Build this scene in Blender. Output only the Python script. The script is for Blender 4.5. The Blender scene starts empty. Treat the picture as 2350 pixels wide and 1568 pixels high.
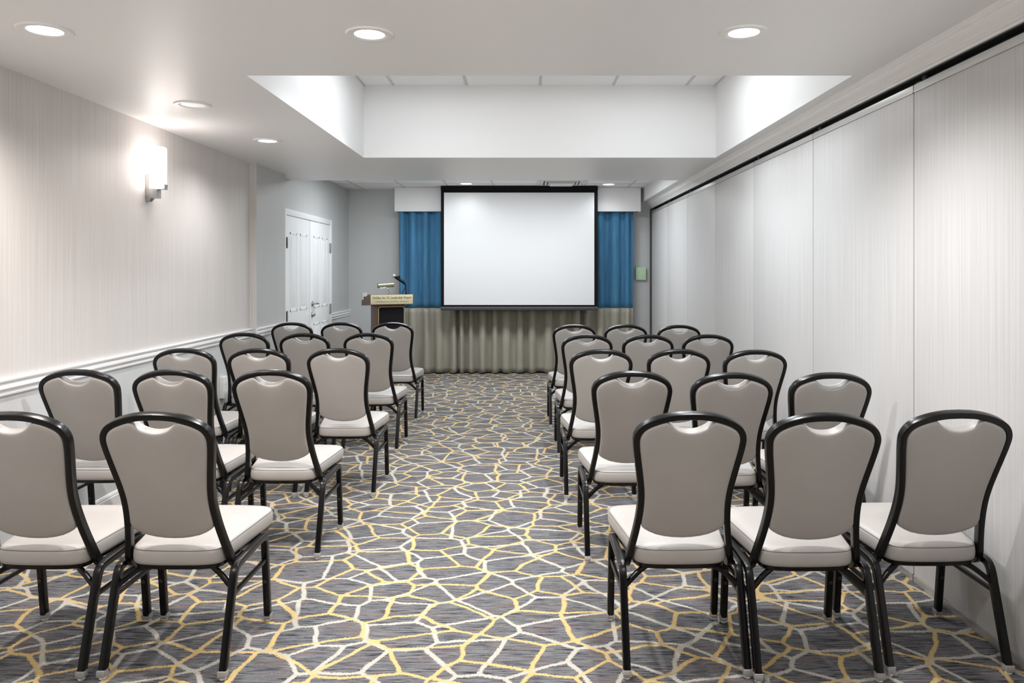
import bpy, bmesh, math, random
from mathutils import Vector, Matrix

random.seed(7)
sc = bpy.context.scene
COL = sc.collection
PI = math.pi

# ------------------------------------------------------------------ camera
cam_d = bpy.data.cameras.new('camera')
cam = bpy.data.objects.new('camera', cam_d)
COL.objects.link(cam)
cam.location = (0, 0, 1.437)
cam.rotation_euler = (PI / 2, 0, 0)
cam_d.sensor_width = 36
cam_d.lens = 26.56
cam_d.shift_x = -0.0136
cam_d.shift_y = -0.0685
cam_d.clip_start = 0.05
sc.camera = cam

# ------------------------------------------------------------------ world and colour
w = bpy.data.worlds.new('world')
sc.world = w
w.use_nodes = True
w.node_tree.nodes['Background'].inputs[0].default_value = (0.9, 0.95, 1, 1)
w.node_tree.nodes['Background'].inputs[1].default_value = 0.3
sc.view_settings.view_transform = 'Standard'
sc.view_settings.look = 'None'
sc.view_settings.exposure = 0.0
sc.view_settings.gamma = 1.0
sc.view_settings.use_curve_mapping = False
sc.cycles.use_denoising = True
sc.cycles.max_bounces = 10
sc.cycles.diffuse_bounces = 7
sc.cycles.sample_clamp_indirect = 6
sc.cycles.caustics_reflective = False
sc.cycles.caustics_refractive = False

ZC = 2.422      # lower ceiling
ZT = 3.05       # tray ceiling
ZB = 2.61       # tiled ceiling at the far end
XL = -2.515     # left wall
XR = 1.793      # partition face
YB = 10.82      # far wall
YF = -3.2       # wall behind the camera

WARM = (1.0, 0.925, 0.875)
NEUT = (1.0, 0.985, 0.98)
COOL = (0.93, 0.97, 1.0)


def spot(loc, power, color, size=150, blend=0.75, radius=0.05):
    d = bpy.data.lights.new('downlight_and_fill_beam', 'SPOT')
    d.energy = power
    d.color = color
    d.spot_size = math.radians(size)
    d.spot_blend = blend
    d.shadow_soft_size = radius
    o = bpy.data.objects.new('downlight_and_fill_beam', d)
    o.location = loc
    COL.objects.link(o)
    return o


def area(loc, sx, sy, power, color):
    d = bpy.data.lights.new('unseen_area_light', 'AREA')
    d.shape = 'RECTANGLE'
    d.size, d.size_y = sx, sy
    d.energy = power
    d.color = color
    o = bpy.data.objects.new('unseen_area_light', d)
    o.location = loc
    COL.objects.link(o)
    return o


# ceiling lamps of the room: those in view, then those further back along the same ceiling
for x, y, p, c in [(-1.961, 3.08, 100, WARM), (-0.648, 3.13, 125, NEUT), (0.897, 3.11, 95, NEUT),
                   (-1.967, 4.46, 12, WARM), (-1.946, 5.69, 36, NEUT)]:
    spot((x, y, ZC - 0.03), p, c)
for x, y, p, c in [(-0.795, 10.06, 5, COOL), (1.11, 10.14, 7, COOL)]:
    spot((x, y, ZB - 0.03), p, c)
for x, y, p, c in [(-1.96, 1.2, 65, WARM), (-0.65, 1.2, 42, NEUT), (0.9, 1.2, 42, NEUT)]:
    spot((x, y, ZC - 0.03), p, c)
# added soft fill lights, unseen behind the soffit, to brighten the far end
area((-1.25, 9.0, ZB - 0.03), 1.2, 0.6, 38, COOL)
area((0.45, 9.0, ZB - 0.03), 1.2, 0.6, 38, COOL)
# lay-in troffers in the raised tray
area((-0.75, 5.2, ZT - 0.03), 0.6, 1.2, 16, COOL)
area((1.0, 5.2, ZT - 0.03), 0.6, 1.2, 16, COOL)
for x, y in [(-0.75, 4.5), (0.9, 4.5), (-0.75, 5.6), (0.9, 5.6)]:
    spot((x, y, ZT - 0.03), 85, COOL, 110, 0.8)
# added upward fill light behind the camera, to lift the ceiling
b = area((-0.3, YF + 1.6, 0.6), 3.6, 2.0, 25, NEUT)
b.rotation_euler = (math.radians(178), 0, 0)
# added upward spots behind the camera, brightening the ceiling above the chair backs
for x in (-1.5, -0.1, 1.2):
    f = spot((x, -1.2, 1.45), 145, NEUT, 66, 1.0, 0.25)
    f.rotation_euler = (math.radians(90 + 27), 0, 0)


# ------------------------------------------------------------------ materials
def mat(name, color=(0.8, 0.8, 0.8), rough=0.5, metal=0.0, spec=0.5, emit=None, es=0.0, coat=0.0, trans=0.0):
    m = bpy.data.materials.new(name)
    m.use_nodes = True
    b = m.node_tree.nodes['Principled BSDF']
    b.inputs['Base Color'].default_value = (*color, 1)
    b.inputs['Roughness'].default_value = rough
    b.inputs['Metallic'].default_value = metal
    b.inputs['Specular IOR Level'].default_value = spec
    b.inputs['Coat Weight'].default_value = coat
    b.inputs['Transmission Weight'].default_value = trans
    if emit:
        b.inputs['Emission Color'].default_value = (*emit, 1)
        b.inputs['Emission Strength'].default_value = es
    return m


def nodes_of(m):
    nt = m.node_tree
    return nt, nt.nodes, nt.links, nt.nodes['Principled BSDF']


def tex_coord(nt, scale, rot=(0, 0, 0), loc=(0, 0, 0)):
    tc = nt.nodes.new('ShaderNodeTexCoord')
    mp = nt.nodes.new('ShaderNodeMapping')
    mp.inputs['Scale'].default_value = scale
    mp.inputs['Rotation'].default_value = rot
    mp.inputs['Location'].default_value = loc
    nt.links.new(tc.outputs['Object'], mp.inputs['Vector'])
    return mp.outputs['Vector']


def noise(nt, vec, scale=1, detail=3, rough=0.5):
    n = nt.nodes.new('ShaderNodeTexNoise')
    n.inputs['Scale'].default_value = scale
    n.inputs['Detail'].default_value = detail
    n.inputs['Roughness'].default_value = rough
    nt.links.new(vec, n.inputs['Vector'])
    return n


def ramp(nt, fac, stops, interp='LINEAR'):
    r = nt.nodes.new('ShaderNodeValToRGB')
    cr = r.color_ramp
    cr.interpolation = interp
    while len(cr.elements) > 1:
        cr.elements.remove(cr.elements[-1])
    cr.elements[0].position = stops[0][0]
    cr.elements[0].color = (*stops[0][1], 1)
    for p, c in stops[1:]:
        e = cr.elements.new(p)
        e.color = (*c, 1)
    nt.links.new(fac, r.inputs['Fac'])
    return r.outputs['Color']


def bump(nt, b, height, strength, dist=0.01):
    n = nt.nodes.new('ShaderNodeBump')
    n.inputs['Strength'].default_value = strength
    n.inputs['Distance'].default_value = dist
    nt.links.new(height, n.inputs['Height'])
    nt.links.new(n.outputs['Normal'], b.inputs['Normal'])


def mathn(nt, op, a, b=None, c=None, clamp=False):
    n = nt.nodes.new('ShaderNodeMath')
    n.operation = op
    n.use_clamp = clamp
    for i, v in enumerate((a, b, c)):
        if v is None:
            continue
        if isinstance(v, (int, float)):
            n.inputs[i].default_value = v
        else:
            nt.links.new(v, n.inputs[i])
    return n.outputs[0]


def mixc(nt, fac, a, b):
    n = nt.nodes.new('ShaderNodeMix')
    n.data_type = 'RGBA'
    if isinstance(fac, (int, float)):
        n.inputs[0].default_value = fac
    else:
        nt.links.new(fac, n.inputs[0])
    for i, v in ((6, a), (7, b)):
        if isinstance(v, tuple):
            n.inputs[i].default_value = (*v, 1)
        else:
            nt.links.new(v, n.inputs[i])
    return n.outputs[2]


def wallpaper(name, dark, light, rough=0.55, fx=130):
    m = mat(name, light, rough, spec=0.35)
    nt, N, L, b = nodes_of(m)
    n1 = noise(nt, tex_coord(nt, (fx, fx, 1.1)), 1, 4, 0.6)
    c = ramp(nt, n1.outputs['Fac'], [(0.32, dark), (0.66, light)])
    L.new(c, b.inputs['Base Color'])
    bump(nt, b, n1.outputs['Fac'], 0.12, 0.004)
    return m


def painted(name, col, rough=0.5, spec=0.4, s=60):
    m = mat(name, col, rough, spec=spec)
    nt, N, L, b = nodes_of(m)
    n1 = noise(nt, tex_coord(nt, (s, s, s)), 1, 3, 0.6)
    bump(nt, b, n1.outputs['Fac'], 0.05, 0.003)
    return m


M = {}
M['wallpaper'] = wallpaper('striped_wallpaper', (0.585, 0.556, 0.537), (0.675, 0.65, 0.633))
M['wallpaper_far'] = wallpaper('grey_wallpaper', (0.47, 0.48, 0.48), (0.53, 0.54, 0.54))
M['rear_wall'] = painted('darkened_unseen_wall', (0.12, 0.12, 0.125), 0.7)  # unseen wall, made dark so the chair frames reflect less light
M['dado'] = painted('pale_grey_paint', (0.60, 0.61, 0.615), 0.5)
M['farwall'] = painted('far_wall_paint', (0.56, 0.57, 0.57), 0.6)
M['ceiling'] = painted('ceiling_paint', (0.80, 0.80, 0.80), 0.42, 0.45)
M['tray'] = painted('white_tray_paint', (0.82, 0.825, 0.83), 0.6)
M['white_trim'] = mat('white_trim_paint', (0.80, 0.80, 0.80), 0.35)
M['cream_trim'] = mat('crown_paint', (0.86, 0.85, 0.84), 0.4)
M['door'] = mat('white_door_paint', (0.80, 0.81, 0.82), 0.35)
M['panel'] = wallpaper('partition_fabric', (0.57, 0.564, 0.562), (0.655, 0.653, 0.654), 0.5, 110)
M['track'] = mat('dark_track', (0.012, 0.012, 0.012), 0.5)
M['alu'] = mat('aluminium', (0.62, 0.62, 0.61), 0.35, 0.7)
M['jamb'] = mat('dark_seal', (0.05, 0.05, 0.055), 0.5)
M['black_frame'] = mat('black_powder_coat', (0.003, 0.003, 0.0033), 0.27, spec=0.36)
M['black'] = mat('black_cloth', (0.008, 0.008, 0.009), 0.75, spec=0.12)
M['hinge'] = mat('satin_hinge', (0.36, 0.36, 0.36), 0.4, 0.3)
M['chrome'] = mat('brushed_nickel', (0.50, 0.50, 0.50), 0.28, 1.0)
M['screen_white'] = mat('screen_fabric', (0.72, 0.73, 0.74), 0.8, spec=0.2)
M['valance'] = painted('valance_cloth', (0.82, 0.815, 0.82), 0.7, 0.2, 200)
M['plate'] = mat('pale_gold_plate', (0.66, 0.60, 0.40), 0.4, 0.25)
M['gold'] = mat('brass_trim', (0.65, 0.50, 0.26), 0.35, 0.7)
M['ink'] = mat('dark_ink', (0.03, 0.03, 0.03), 0.6)
M['ink_gold'] = mat('olive_ink', (0.26, 0.23, 0.12), 0.6)
M['white_plastic'] = mat('white_plastic', (0.78, 0.78, 0.76), 0.4)
M['green_box'] = mat('pale_green_enamel', (0.50, 0.68, 0.46), 0.45)
M['bolt'] = mat('dark_bolt', (0.06, 0.06, 0.06), 0.3, 0.6)
M['stitch'] = mat('dark_thread', (0.11, 0.10, 0.095), 0.8)
M['clear'] = mat('clear_plastic', (0.74, 0.73, 0.72), 0.14, spec=0.6, trans=0.55)
M['lamp_green'] = mat('olive_brass', (0.33, 0.35, 0.24), 0.3, 0.6)
M['mesh_grille'] = mat('mic_grille', (0.55, 0.55, 0.56), 0.35, 0.8)
M['lens'] = mat('lamp_diffuser', (0.9, 0.9, 0.9), 0.5, emit=(1, 0.985, 0.97), es=7)
M['lens_dim'] = mat('dim_lamp_diffuser', (0.9, 0.9, 0.9), 0.5, emit=(1, 0.97, 0.95), es=0.35)
M['sconce_glass'] = mat('lit_opal_glass', (0.9, 0.88, 0.86), 0.35, emit=(1, 0.94, 0.91), es=9)
M['sconce_metal'] = mat('satin_nickel_plate', (0.55, 0.52, 0.50), 0.38, 0.8)
M['tile'] = painted('ceiling_tile', (0.88, 0.885, 0.89), 0.8, 0.2, 120)
M['tbar'] = mat('tile_grid', (0.58, 0.58, 0.58), 0.5)
M['vent'] = mat('vent_enamel', (0.68, 0.68, 0.68), 0.45)
M['vent_dark'] = mat('vent_shadow_gap', (0.05, 0.05, 0.05), 0.7)

# vinyl of the chairs
m = mat('greige_vinyl', (0.42, 0.395, 0.375), 0.40, spec=0.4)
nt, N, L, b = nodes_of(m)
n1 = noise(nt, tex_coord(nt, (260, 260, 260)), 1, 3, 0.6)
bump(nt, b, n1.outputs['Fac'], 0.10, 0.002)
n2 = noise(nt, tex_coord(nt, (5, 5, 5)), 1, 2, 0.5)
L.new(ramp(nt, n2.outputs['Fac'], [(0.3, (0.405, 0.383, 0.363)), (0.7, (0.44, 0.417, 0.397))]), b.inputs['Base Color'])
M['vinyl'] = m

# curtains
def cloth(name, dark, light):
    m = mat(name, light, 0.6, spec=0.25)
    nt, N, L, b = nodes_of(m)
    n1 = noise(nt, tex_coord(nt, (30, 30, 3)), 1, 3, 0.5)
    L.new(ramp(nt, n1.outputs['Fac'], [(0.3, dark), (0.7, light)]), b.inputs['Base Color'])
    b.inputs['Sheen Weight'].default_value = 0.2
    n2 = noise(nt, tex_coord(nt, (500, 500, 500)), 1, 2, 0.5)
    bump(nt, b, n2.outputs['Fac'], 0.1, 0.002)
    return m


M['blue'] = cloth('blue_drape_cloth', (0.038, 0.155, 0.29), (0.062, 0.215, 0.38))
M['taupe'] = cloth('taupe_drape_cloth', (0.33, 0.315, 0.255), (0.385, 0.37, 0.305))

# wood
m = mat('walnut_veneer', (0.12, 0.055, 0.03), 0.4)
nt, N, L, b = nodes_of(m)
n1 = noise(nt, tex_coord(nt, (45, 45, 3)), 1, 4, 0.6)
L.new(ramp(nt, n1.outputs['Fac'], [(0.3, (0.085, 0.036, 0.019)), (0.7, (0.17, 0.08, 0.043))]), b.inputs['Base Color'])
M['wood'] = m


# carpet: two crackle nets, one gold and one cream, over a streaked slate ground
def carpet():
    m = mat('patterned_carpet', (0.15, 0.15, 0.16), 0.95, spec=0.1)
    nt, N, L, b = nodes_of(m)
    tc = nt.nodes.new('ShaderNodeTexCoord')
    P = tc.outputs['Object']
    fine = noise(nt, P, 170, 2, 0.6)
    wob = noise(nt, P, 5.0, 2, 0.5)

    def warp(off, ang, sx, sy):
        a = nt.nodes.new('ShaderNodeVectorMath'); a.operation = 'SUBTRACT'
        L.new(fine.outputs['Color'], a.inputs[0]); a.inputs[1].default_value = (0.5, 0.5, 0.5)
        s = nt.nodes.new('ShaderNodeVectorMath'); s.operation = 'SCALE'
        L.new(a.outputs[0], s.inputs[0]); s.inputs['Scale'].default_value = 0.022
        a2 = nt.nodes.new('ShaderNodeVectorMath'); a2.operation = 'SUBTRACT'
        L.new(wob.outputs['Color'], a2.inputs[0]); a2.inputs[1].default_value = (0.5, 0.5, 0.5)
        s2 = nt.nodes.new('ShaderNodeVectorMath'); s2.operation = 'SCALE'
        L.new(a2.outputs[0], s2.inputs[0]); s2.inputs['Scale'].default_value = 0.06
        t = nt.nodes.new('ShaderNodeVectorMath'); t.operation = 'ADD'
        L.new(P, t.inputs[0]); L.new(s.outputs[0], t.inputs[1])
        t2 = nt.nodes.new('ShaderNodeVectorMath'); t2.operation = 'ADD'
        L.new(t.outputs[0], t2.inputs[0]); L.new(s2.outputs[0], t2.inputs[1])
        mp = nt.nodes.new('ShaderNodeMapping')
        mp.inputs['Location'].default_value = off
        mp.inputs['Rotation'].default_value = (0, 0, ang)
        mp.inputs['Scale'].default_value = (sx, sy, 1)
        L.new(t2.outputs[0], mp.inputs['Vector'])
        return mp.outputs['Vector']

    def net(vec, wid, thr):
        f = nt.nodes.new('ShaderNodeTexVoronoi')
        f.voronoi_dimensions = '2D'; f.feature = 'F1'
        g = nt.nodes.new('ShaderNodeTexVoronoi')
        g.voronoi_dimensions = '2D'; g.feature = 'SMOOTH_F1'
        g.inputs['Smoothness'].default_value = 0.42
        h = nt.nodes.new('ShaderNodeTexVoronoi')
        h.voronoi_dimensions = '2D'; h.feature = 'DISTANCE_TO_EDGE'
        for v in (f, g, h):
            v.inputs['Scale'].default_value = 1.0
            v.inputs['Randomness'].default_value = 0.88
            L.new(vec, v.inputs['Vector'])
        d = mathn(nt, 'SUBTRACT', f.outputs['Distance'], g.outputs['Distance'])
        blob = mathn(nt, 'DIVIDE', mathn(nt, 'SUBTRACT', d, thr), 0.006, clamp=True)
        line = mathn(nt, 'DIVIDE', mathn(nt, 'SUBTRACT', wid, h.outputs['Distance']), 0.010, clamp=True)
        return mathn(nt, 'MAXIMUM', blob, line)

    gold = net(warp((0, 0, 0), 0.3, 4.2, 4.9), 0.043, 0.041)
    cream = net(warp((13.3, 5.7, 0), -0.5, 4.0, 4.6), 0.043, 0.041)

    def mapped(sx, sy):
        mp = nt.nodes.new('ShaderNodeMapping')
        mp.inputs['Scale'].default_value = (sx, sy, 1)
        L.new(P, mp.inputs['Vector'])
        return mp.outputs['Vector']

    s1 = noise(nt, mapped(8, 105), 1, 6, 0.72)
    base = ramp(nt, s1.outputs['Fac'], [(0.34, (0.016, 0.017, 0.023)), (0.425, (0.045, 0.047, 0.058)),
                                        (0.48, (0.125, 0.128, 0.138)), (0.59, (0.20, 0.20, 0.202)), (0.72, (0.10, 0.10, 0.115))])
    s2 = noise(nt, mapped(5, 22), 1, 3, 0.6)
    mv = mathn(nt, 'MULTIPLY', mathn(nt, 'SUBTRACT', s2.outputs['Fac'], 0.50, clamp=True), 7, clamp=True)
    base = mixc(nt, mathn(nt, 'MULTIPLY', mv, 0.6), base, (0.165, 0.128, 0.125))
    s3 = noise(nt, mapped(13, 75), 1, 4, 0.7)
    fl = mathn(nt, 'MULTIPLY', mathn(nt, 'SUBTRACT', s3.outputs['Fac'], 0.625, clamp=True), 25, clamp=True)
    base = mixc(nt, mathn(nt, 'MULTIPLY', fl, 0.7), base, (0.42, 0.29, 0.13))
    grain = ramp(nt, fine.outputs['Fac'], [(0.25, (0.72, 0.72, 0.72)), (0.75, (1.25, 1.25, 1.25))])
    cg = mixc(nt, cream, base, (0.47, 0.445, 0.39))
    cg = mixc(nt, gold, cg, (0.58, 0.42, 0.19))
    both = mathn(nt, 'MULTIPLY', mathn(nt, 'MULTIPLY', gold, cream), 0.6)
    cg = mixc(nt, both, cg, (0.50, 0.43, 0.30))
    mu = nt.nodes.new('ShaderNodeMix'); mu.data_type = 'RGBA'; mu.blend_type = 'MULTIPLY'
    mu.inputs[0].default_value = 0.6
    L.new(cg, mu.inputs[6]); L.new(grain, mu.inputs[7])
    L.new(mu.outputs[2], b.inputs['Base Color'])
    bump(nt, b, fine.outputs['Fac'], 0.5, 0.006)
    return m


M['carpet'] = carpet()


# ------------------------------------------------------------------ mesh helpers
def finish(name, bm, mats, parent=None, smooth=True, angle=35):
    me = bpy.data.meshes.new(name)
    bmesh.ops.recalc_face_normals(bm, faces=bm.faces[:])
    bm.to_mesh(me)
    bm.free()
    if not isinstance(mats, (list, tuple)):
        mats = [mats]
    for mm in mats:
        me.materials.append(mm)
    if smooth:
        me.polygons.foreach_set('use_smooth', [True] * len(me.polygons))
        me.set_sharp_from_angle(angle=math.radians(angle))
    o = bpy.data.objects.new(name, me)
    COL.objects.link(o)
    if parent is not None:
        o.parent = parent
    return o


def tag(o, label=None, cat=None, group=None, kind=None):
    if label: o['label'] = label
    if cat: o['category'] = cat
    if group: o['group'] = group
    if kind: o['kind'] = kind
    return o


def thing(name, label, cat, loc=(0, 0, 0), rz=0.0, group=None):
    o = bpy.data.objects.new(name, None)
    o.empty_display_size = 0.1
    COL.objects.link(o)
    o.location = loc
    o.rotation_euler = (0, 0, rz)
    return tag(o, label, cat, group)


def box(bm, lo, hi, mi=0, bev=0.0):
    r = bmesh.ops.create_cube(bm, size=1)
    vs = r['verts']
    for v in vs:
        v.co = Vector(((lo[0] + hi[0]) / 2 + v.co.x * (hi[0] - lo[0]),
                       (lo[1] + hi[1]) / 2 + v.co.y * (hi[1] - lo[1]),
                       (lo[2] + hi[2]) / 2 + v.co.z * (hi[2] - lo[2])))
    fs = set(f for v in vs for f in v.link_faces)
    for f in fs:
        f.material_index = mi
    if bev > 0:
        es = list(set(e for v in vs for e in v.link_edges))
        r = bmesh.ops.bevel(bm, geom=es, offset=bev, segments=2, affect='EDGES', profile=0.6)
        for f in r['faces']:
            f.material_index = mi


def obox(name, lo, hi, m, parent=None, bev=0.0):
    bm = bmesh.new()
    box(bm, lo, hi, 0, bev)
    return finish(name, bm, m, parent)


def quad(bm, pts, mi=0):
    f = bm.faces.new([bm.verts.new(p) for p in pts])
    f.material_index = mi
    return f


def cyl(bm, p0, p1, r0, r1=None, seg=20, mi=0, caps=True):
    r1 = r0 if r1 is None else r1
    p0, p1 = Vector(p0), Vector(p1)
    t = (p1 - p0).normalized()
    a = Vector((1, 0, 0)) if abs(t.x) < 0.8 else Vector((0, 1, 0))
    n = (a - a.dot(t) * t).normalized()
    q = t.cross(n)
    rings = []
    for p, r in ((p0, r0), (p1, r1)):
        rings.append([bm.verts.new(p + (n * math.cos(2 * PI * i / seg) + q * math.sin(2 * PI * i / seg)) * r) for i in range(seg)])
    for i in range(seg):
        f = bm.faces.new((rings[0][i], rings[0][(i + 1) % seg], rings[1][(i + 1) % seg], rings[1][i]))
        f.material_index = mi
    if caps:
        for rg in (rings[0][::-1], rings[1]):
            f = bm.faces.new(rg)
            f.material_index = mi


def lathe(bm, prof, center, axis='z', seg=32, mi=0):
    """prof: list of (radius, height)"""
    rings = []
    for r, h in prof:
        ring = []
        for i in range(seg):
            c, s = math.cos(2 * PI * i / seg) * r, math.sin(2 * PI * i / seg) * r
            v = {'z': (c, s, h), 'x': (h, c, s), 'y': (c, h, s)}[axis]
            ring.append(bm.verts.new(Vector(center) + Vector(v)))
        rings.append(ring)
    for a, bb in zip(rings, rings[1:]):
        for i in range(seg):
            f = bm.faces.new((a[i], a[(i + 1) % seg], bb[(i + 1) % seg], bb[i]))
            f.material_index = mi
    for rg in (rings[0], rings[-1]):
        if max((v.co - rg[0].co).length for v in rg) > 1e-5:
            f = bm.faces.new(rg)
            f.material_index = mi


def catmull(pts, n=6):
    pts = [Vector(p) for p in pts]
    out = []
    for i in range(len(pts) - 1):
        p0 = pts[i - 1] if i > 0 else pts[0] * 2 - pts[1]
        p1, p2 = pts[i], pts[i + 1]
        p3 = pts[i + 2] if i + 2 < len(pts) else pts[-1] * 2 - pts[-2]
        for k in range(n):
            t = k / n
            out.append(0.5 * ((2 * p1) + (p2 - p0) * t + (2 * p0 - 5 * p1 + 4 * p2 - p3) * t * t + (3 * p1 - p0 - 3 * p2 + p3) * t ** 3))
    out.append(pts[-1])
    return out


def rrect(wd, ht, r, seg=3):
    out = []
    for cx, cy, a0 in ((wd / 2 - r, ht / 2 - r, 0), (-wd / 2 + r, ht / 2 - r, 90), (-wd / 2 + r, -ht / 2 + r, 180), (wd / 2 - r, -ht / 2 + r, 270)):
        for k in range(seg + 1):
            a = math.radians(a0 + 90 * k / seg)
            out.append((cx + r * math.cos(a), cy + r * math.sin(a)))
    return out


def circle(r, seg=10):
    return [(r * math.cos(2 * PI * i / seg), r * math.sin(2 * PI * i / seg)) for i in range(seg)]


def sweep(bm, pts, prof, ref=(0, 0, 1), i0=0, closed=False, mi=0):
    pts = [Vector(p) for p in pts]
    n = len(pts)
    tan = []
    for i in range(n):
        if closed:
            t = pts[(i + 1) % n] - pts[i - 1]
        else:
            t = pts[min(i + 1, n - 1)] - pts[max(i - 1, 0)]
        tan.append(t.normalized())
    nor = [None] * n
    r = Vector(ref)
    nor[i0] = (r - r.dot(tan[i0]) * tan[i0]).normalized()
    for i in range(i0 + 1, n):
        q = tan[i - 1].rotation_difference(tan[i])
        v = q @ nor[i - 1]
        nor[i] = (v - v.dot(tan[i]) * tan[i]).normalized()
    for i in range(i0 - 1, -1, -1):
        q = tan[i + 1].rotation_difference(tan[i])
        v = q @ nor[i + 1]
        nor[i] = (v - v.dot(tan[i]) * tan[i]).normalized()
    rings = []
    for i in range(n):
        bn = tan[i].cross(nor[i])
        rings.append([bm.verts.new(pts[i] + nor[i] * u + bn * v) for u, v in prof])
    k = len(prof)
    rng = range(n) if closed else range(n - 1)
    for i in rng:
        a, c = rings[i], rings[(i + 1) % n]
        for j in range(k):
            f = bm.faces.new((a[j], a[(j + 1) % k], c[(j + 1) % k], c[j]))
            f.material_index = mi
    if not closed:
        bm.faces.new(rings[0][::-1]).material_index = mi
        bm.faces.new(rings[-1]).material_index = mi


def tube(name, pts, prof, m, parent=None, ref=(0, 0, 1), i0=0, closed=False):
    bm = bmesh.new()
    sweep(bm, pts, prof, ref, i0, closed)
    return finish(name, bm, m, parent)


def prism_y(bm, prof, y0, y1, mi=0):
    """extrude an (x, z) outline along y"""
    a = [bm.verts.new((x, y0, z)) for x, z in prof]
    c = [bm.verts.new((x, y1, z)) for x, z in prof]
    k = len(prof)
    for i in range(k):
        bm.faces.new((a[i], a[(i + 1) % k], c[(i + 1) % k], c[i])).material_index = mi
    bm.faces.new(a[::-1]).material_index = mi
    bm.faces.new(c).material_index = mi


def struct(name, bm, m, parent=None, smooth=False):
    o = finish(name, bm, m, parent, smooth)
    if parent is None:
        o['kind'] = 'structure'
    return o


# ------------------------------------------------------------------ room shell
bm = bmesh.new()
quad(bm, [(-2.9, YF, 0), (2.1, YF, 0), (2.1, 11.1, 0), (-2.9, 11.1, 0)])
struct('floor', bm, M['carpet'])

TX0, TX1, TY0, TY1 = -1.404, 1.643, 3.80, 6.54
YS = 8.17      # where the lower ceiling ends
XS = 1.652     # side soffit at the far end
bm = bmesh.new()
for (x0, x1, y0, y1) in [(-2.9, 2.1, YF - 0.2, TY0), (-2.9, TX0, TY0, TY1), (TX1, 2.1, TY0, TY1),
                         (-2.9, 2.1, TY1, YS), (XS, 2.1, YS, 11.1)]:
    quad(bm, [(x0, y0, ZC), (x1, y0, ZC), (x1, y1, ZC), (x0, y1, ZC)], 0)
for a, c in [((TX0, TY0), (TX1, TY0)), ((TX1, TY0), (TX1, TY1)), ((TX1, TY1), (TX0, TY1)), ((TX0, TY1), (TX0, TY0))]:
    quad(bm, [(*a, ZC), (*c, ZC), (*c, ZT), (*a, ZT)], 1)
quad(bm, [(TX0, TY0, ZT), (TX1, TY0, ZT), (TX1, TY1, ZT), (TX0, TY1, ZT)], 2)
quad(bm, [(-2.9, YS, ZC), (XS, YS, ZC), (XS, YS, ZB), (-2.9, YS, ZB)], 1)
quad(bm, [(XS, YS, ZC), (XS, 11.1, ZC), (XS, 11.1, ZB), (XS, YS, ZB)], 1)
quad(bm, [(-2.9, YS, ZB), (XS, YS, ZB), (XS, 11.1, ZB), (-2.9, 11.1, ZB)], 2)
# grid bars between the ceiling tiles
k = 0
for x in [-1.146 + 0.634 * i for i in range(5)]:
    box(bm, (x - 0.012, TY0, ZT - 0.004), (x + 0.012, TY1, ZT + 0.02), 3)
for y in [TY1 - 0.61 * i for i in range(1, 5)]:
    box(bm, (TX0, y - 0.012, ZT - 0.003), (TX1, y + 0.012, ZT + 0.02), 3)
for x in (TX0, TX1):
    box(bm, (x - 0.014, TY0, ZT - 0.005), (x + 0.014, TY1, ZT + 0.02), 3)
for x in [-2.313 + 0.622 * i for i in range(7)]:
    box(bm, (x - 0.012, YS, ZB - 0.004), (x + 0.012, YB, ZB + 0.02), 3)
for y in [10.70, 10.09, 9.48, 8.87]:
    box(bm, (-2.56, y - 0.012, ZB - 0.003), (XS, y + 0.012, ZB + 0.02), 3)
struct('ceiling', bm, [M['ceiling'], M['tray'], M['tile'], M['tbar']])

# left wall: long run, a shallow projection, then the recess with the door
Y1, Y2 = 6.88, 7.70
XJ, XD = -2.453, -2.537
RAIL = 0.92
bm = bmesh.new()
def wall_run(pts, split=RAIL - 0.04, mi=0):
    for (x0, y0), (x1, y1) in zip(pts, pts[1:]):
        quad(bm, [(x0, y0, 0), (x1, y1, 0), (x1, y1, split), (x0, y0, split)], 1)
        quad(bm, [(x0, y0, split), (x1, y1, split), (x1, y1, 2.7), (x0, y0, 2.7)], mi)
wall_run([(XL, YF), (XL, Y1), (XJ, Y1)])
wall_run([(XJ, Y1), (XJ, Y2), (XD, Y2)], mi=2)
quad(bm, [(XD, Y2, 0), (XD, YB, 0), (XD, YB, RAIL - 0.05), (XD, Y2, RAIL - 0.05)], 1)
quad(bm, [(XD, Y2, RAIL - 0.05), (XD, YB, RAIL - 0.05), (XD, YB, 2.7), (XD, Y2, 2.7)], 2)
struct('wall_left', bm, [M['wallpaper'], M['dado'], M['wallpaper_far']])

bm = bmesh.new()
quad(bm, [(-2.9, YB, 0), (2.1, YB, 0), (2.1, YB, 2.7), (-2.9, YB, 2.7)])
struct('wall_back', bm, M['farwall'])
bm = bmesh.new()
quad(bm, [(-2.9, YF, 0), (2.1, YF, 0), (2.1, YF, 2.7), (-2.9, YF, 2.7)])
struct('wall_front', bm, M['rear_wall'])
# right wall: plain run behind the camera, pocket behind the sliding partition, header above it
bm = bmesh.new()
box(bm, (XR + 0.085, YF, 0), (XR + 0.2, YB, 2.6), 0)
box(bm, (XR, YF, 0), (XR + 0.085, 1.03, 2.34), 1)
box(bm, (XR, YF, 2.336), (XR + 0.085, YB, 2.6), 0)
struct('wall_right', bm, [M['white_trim'], M['panel']])


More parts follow.
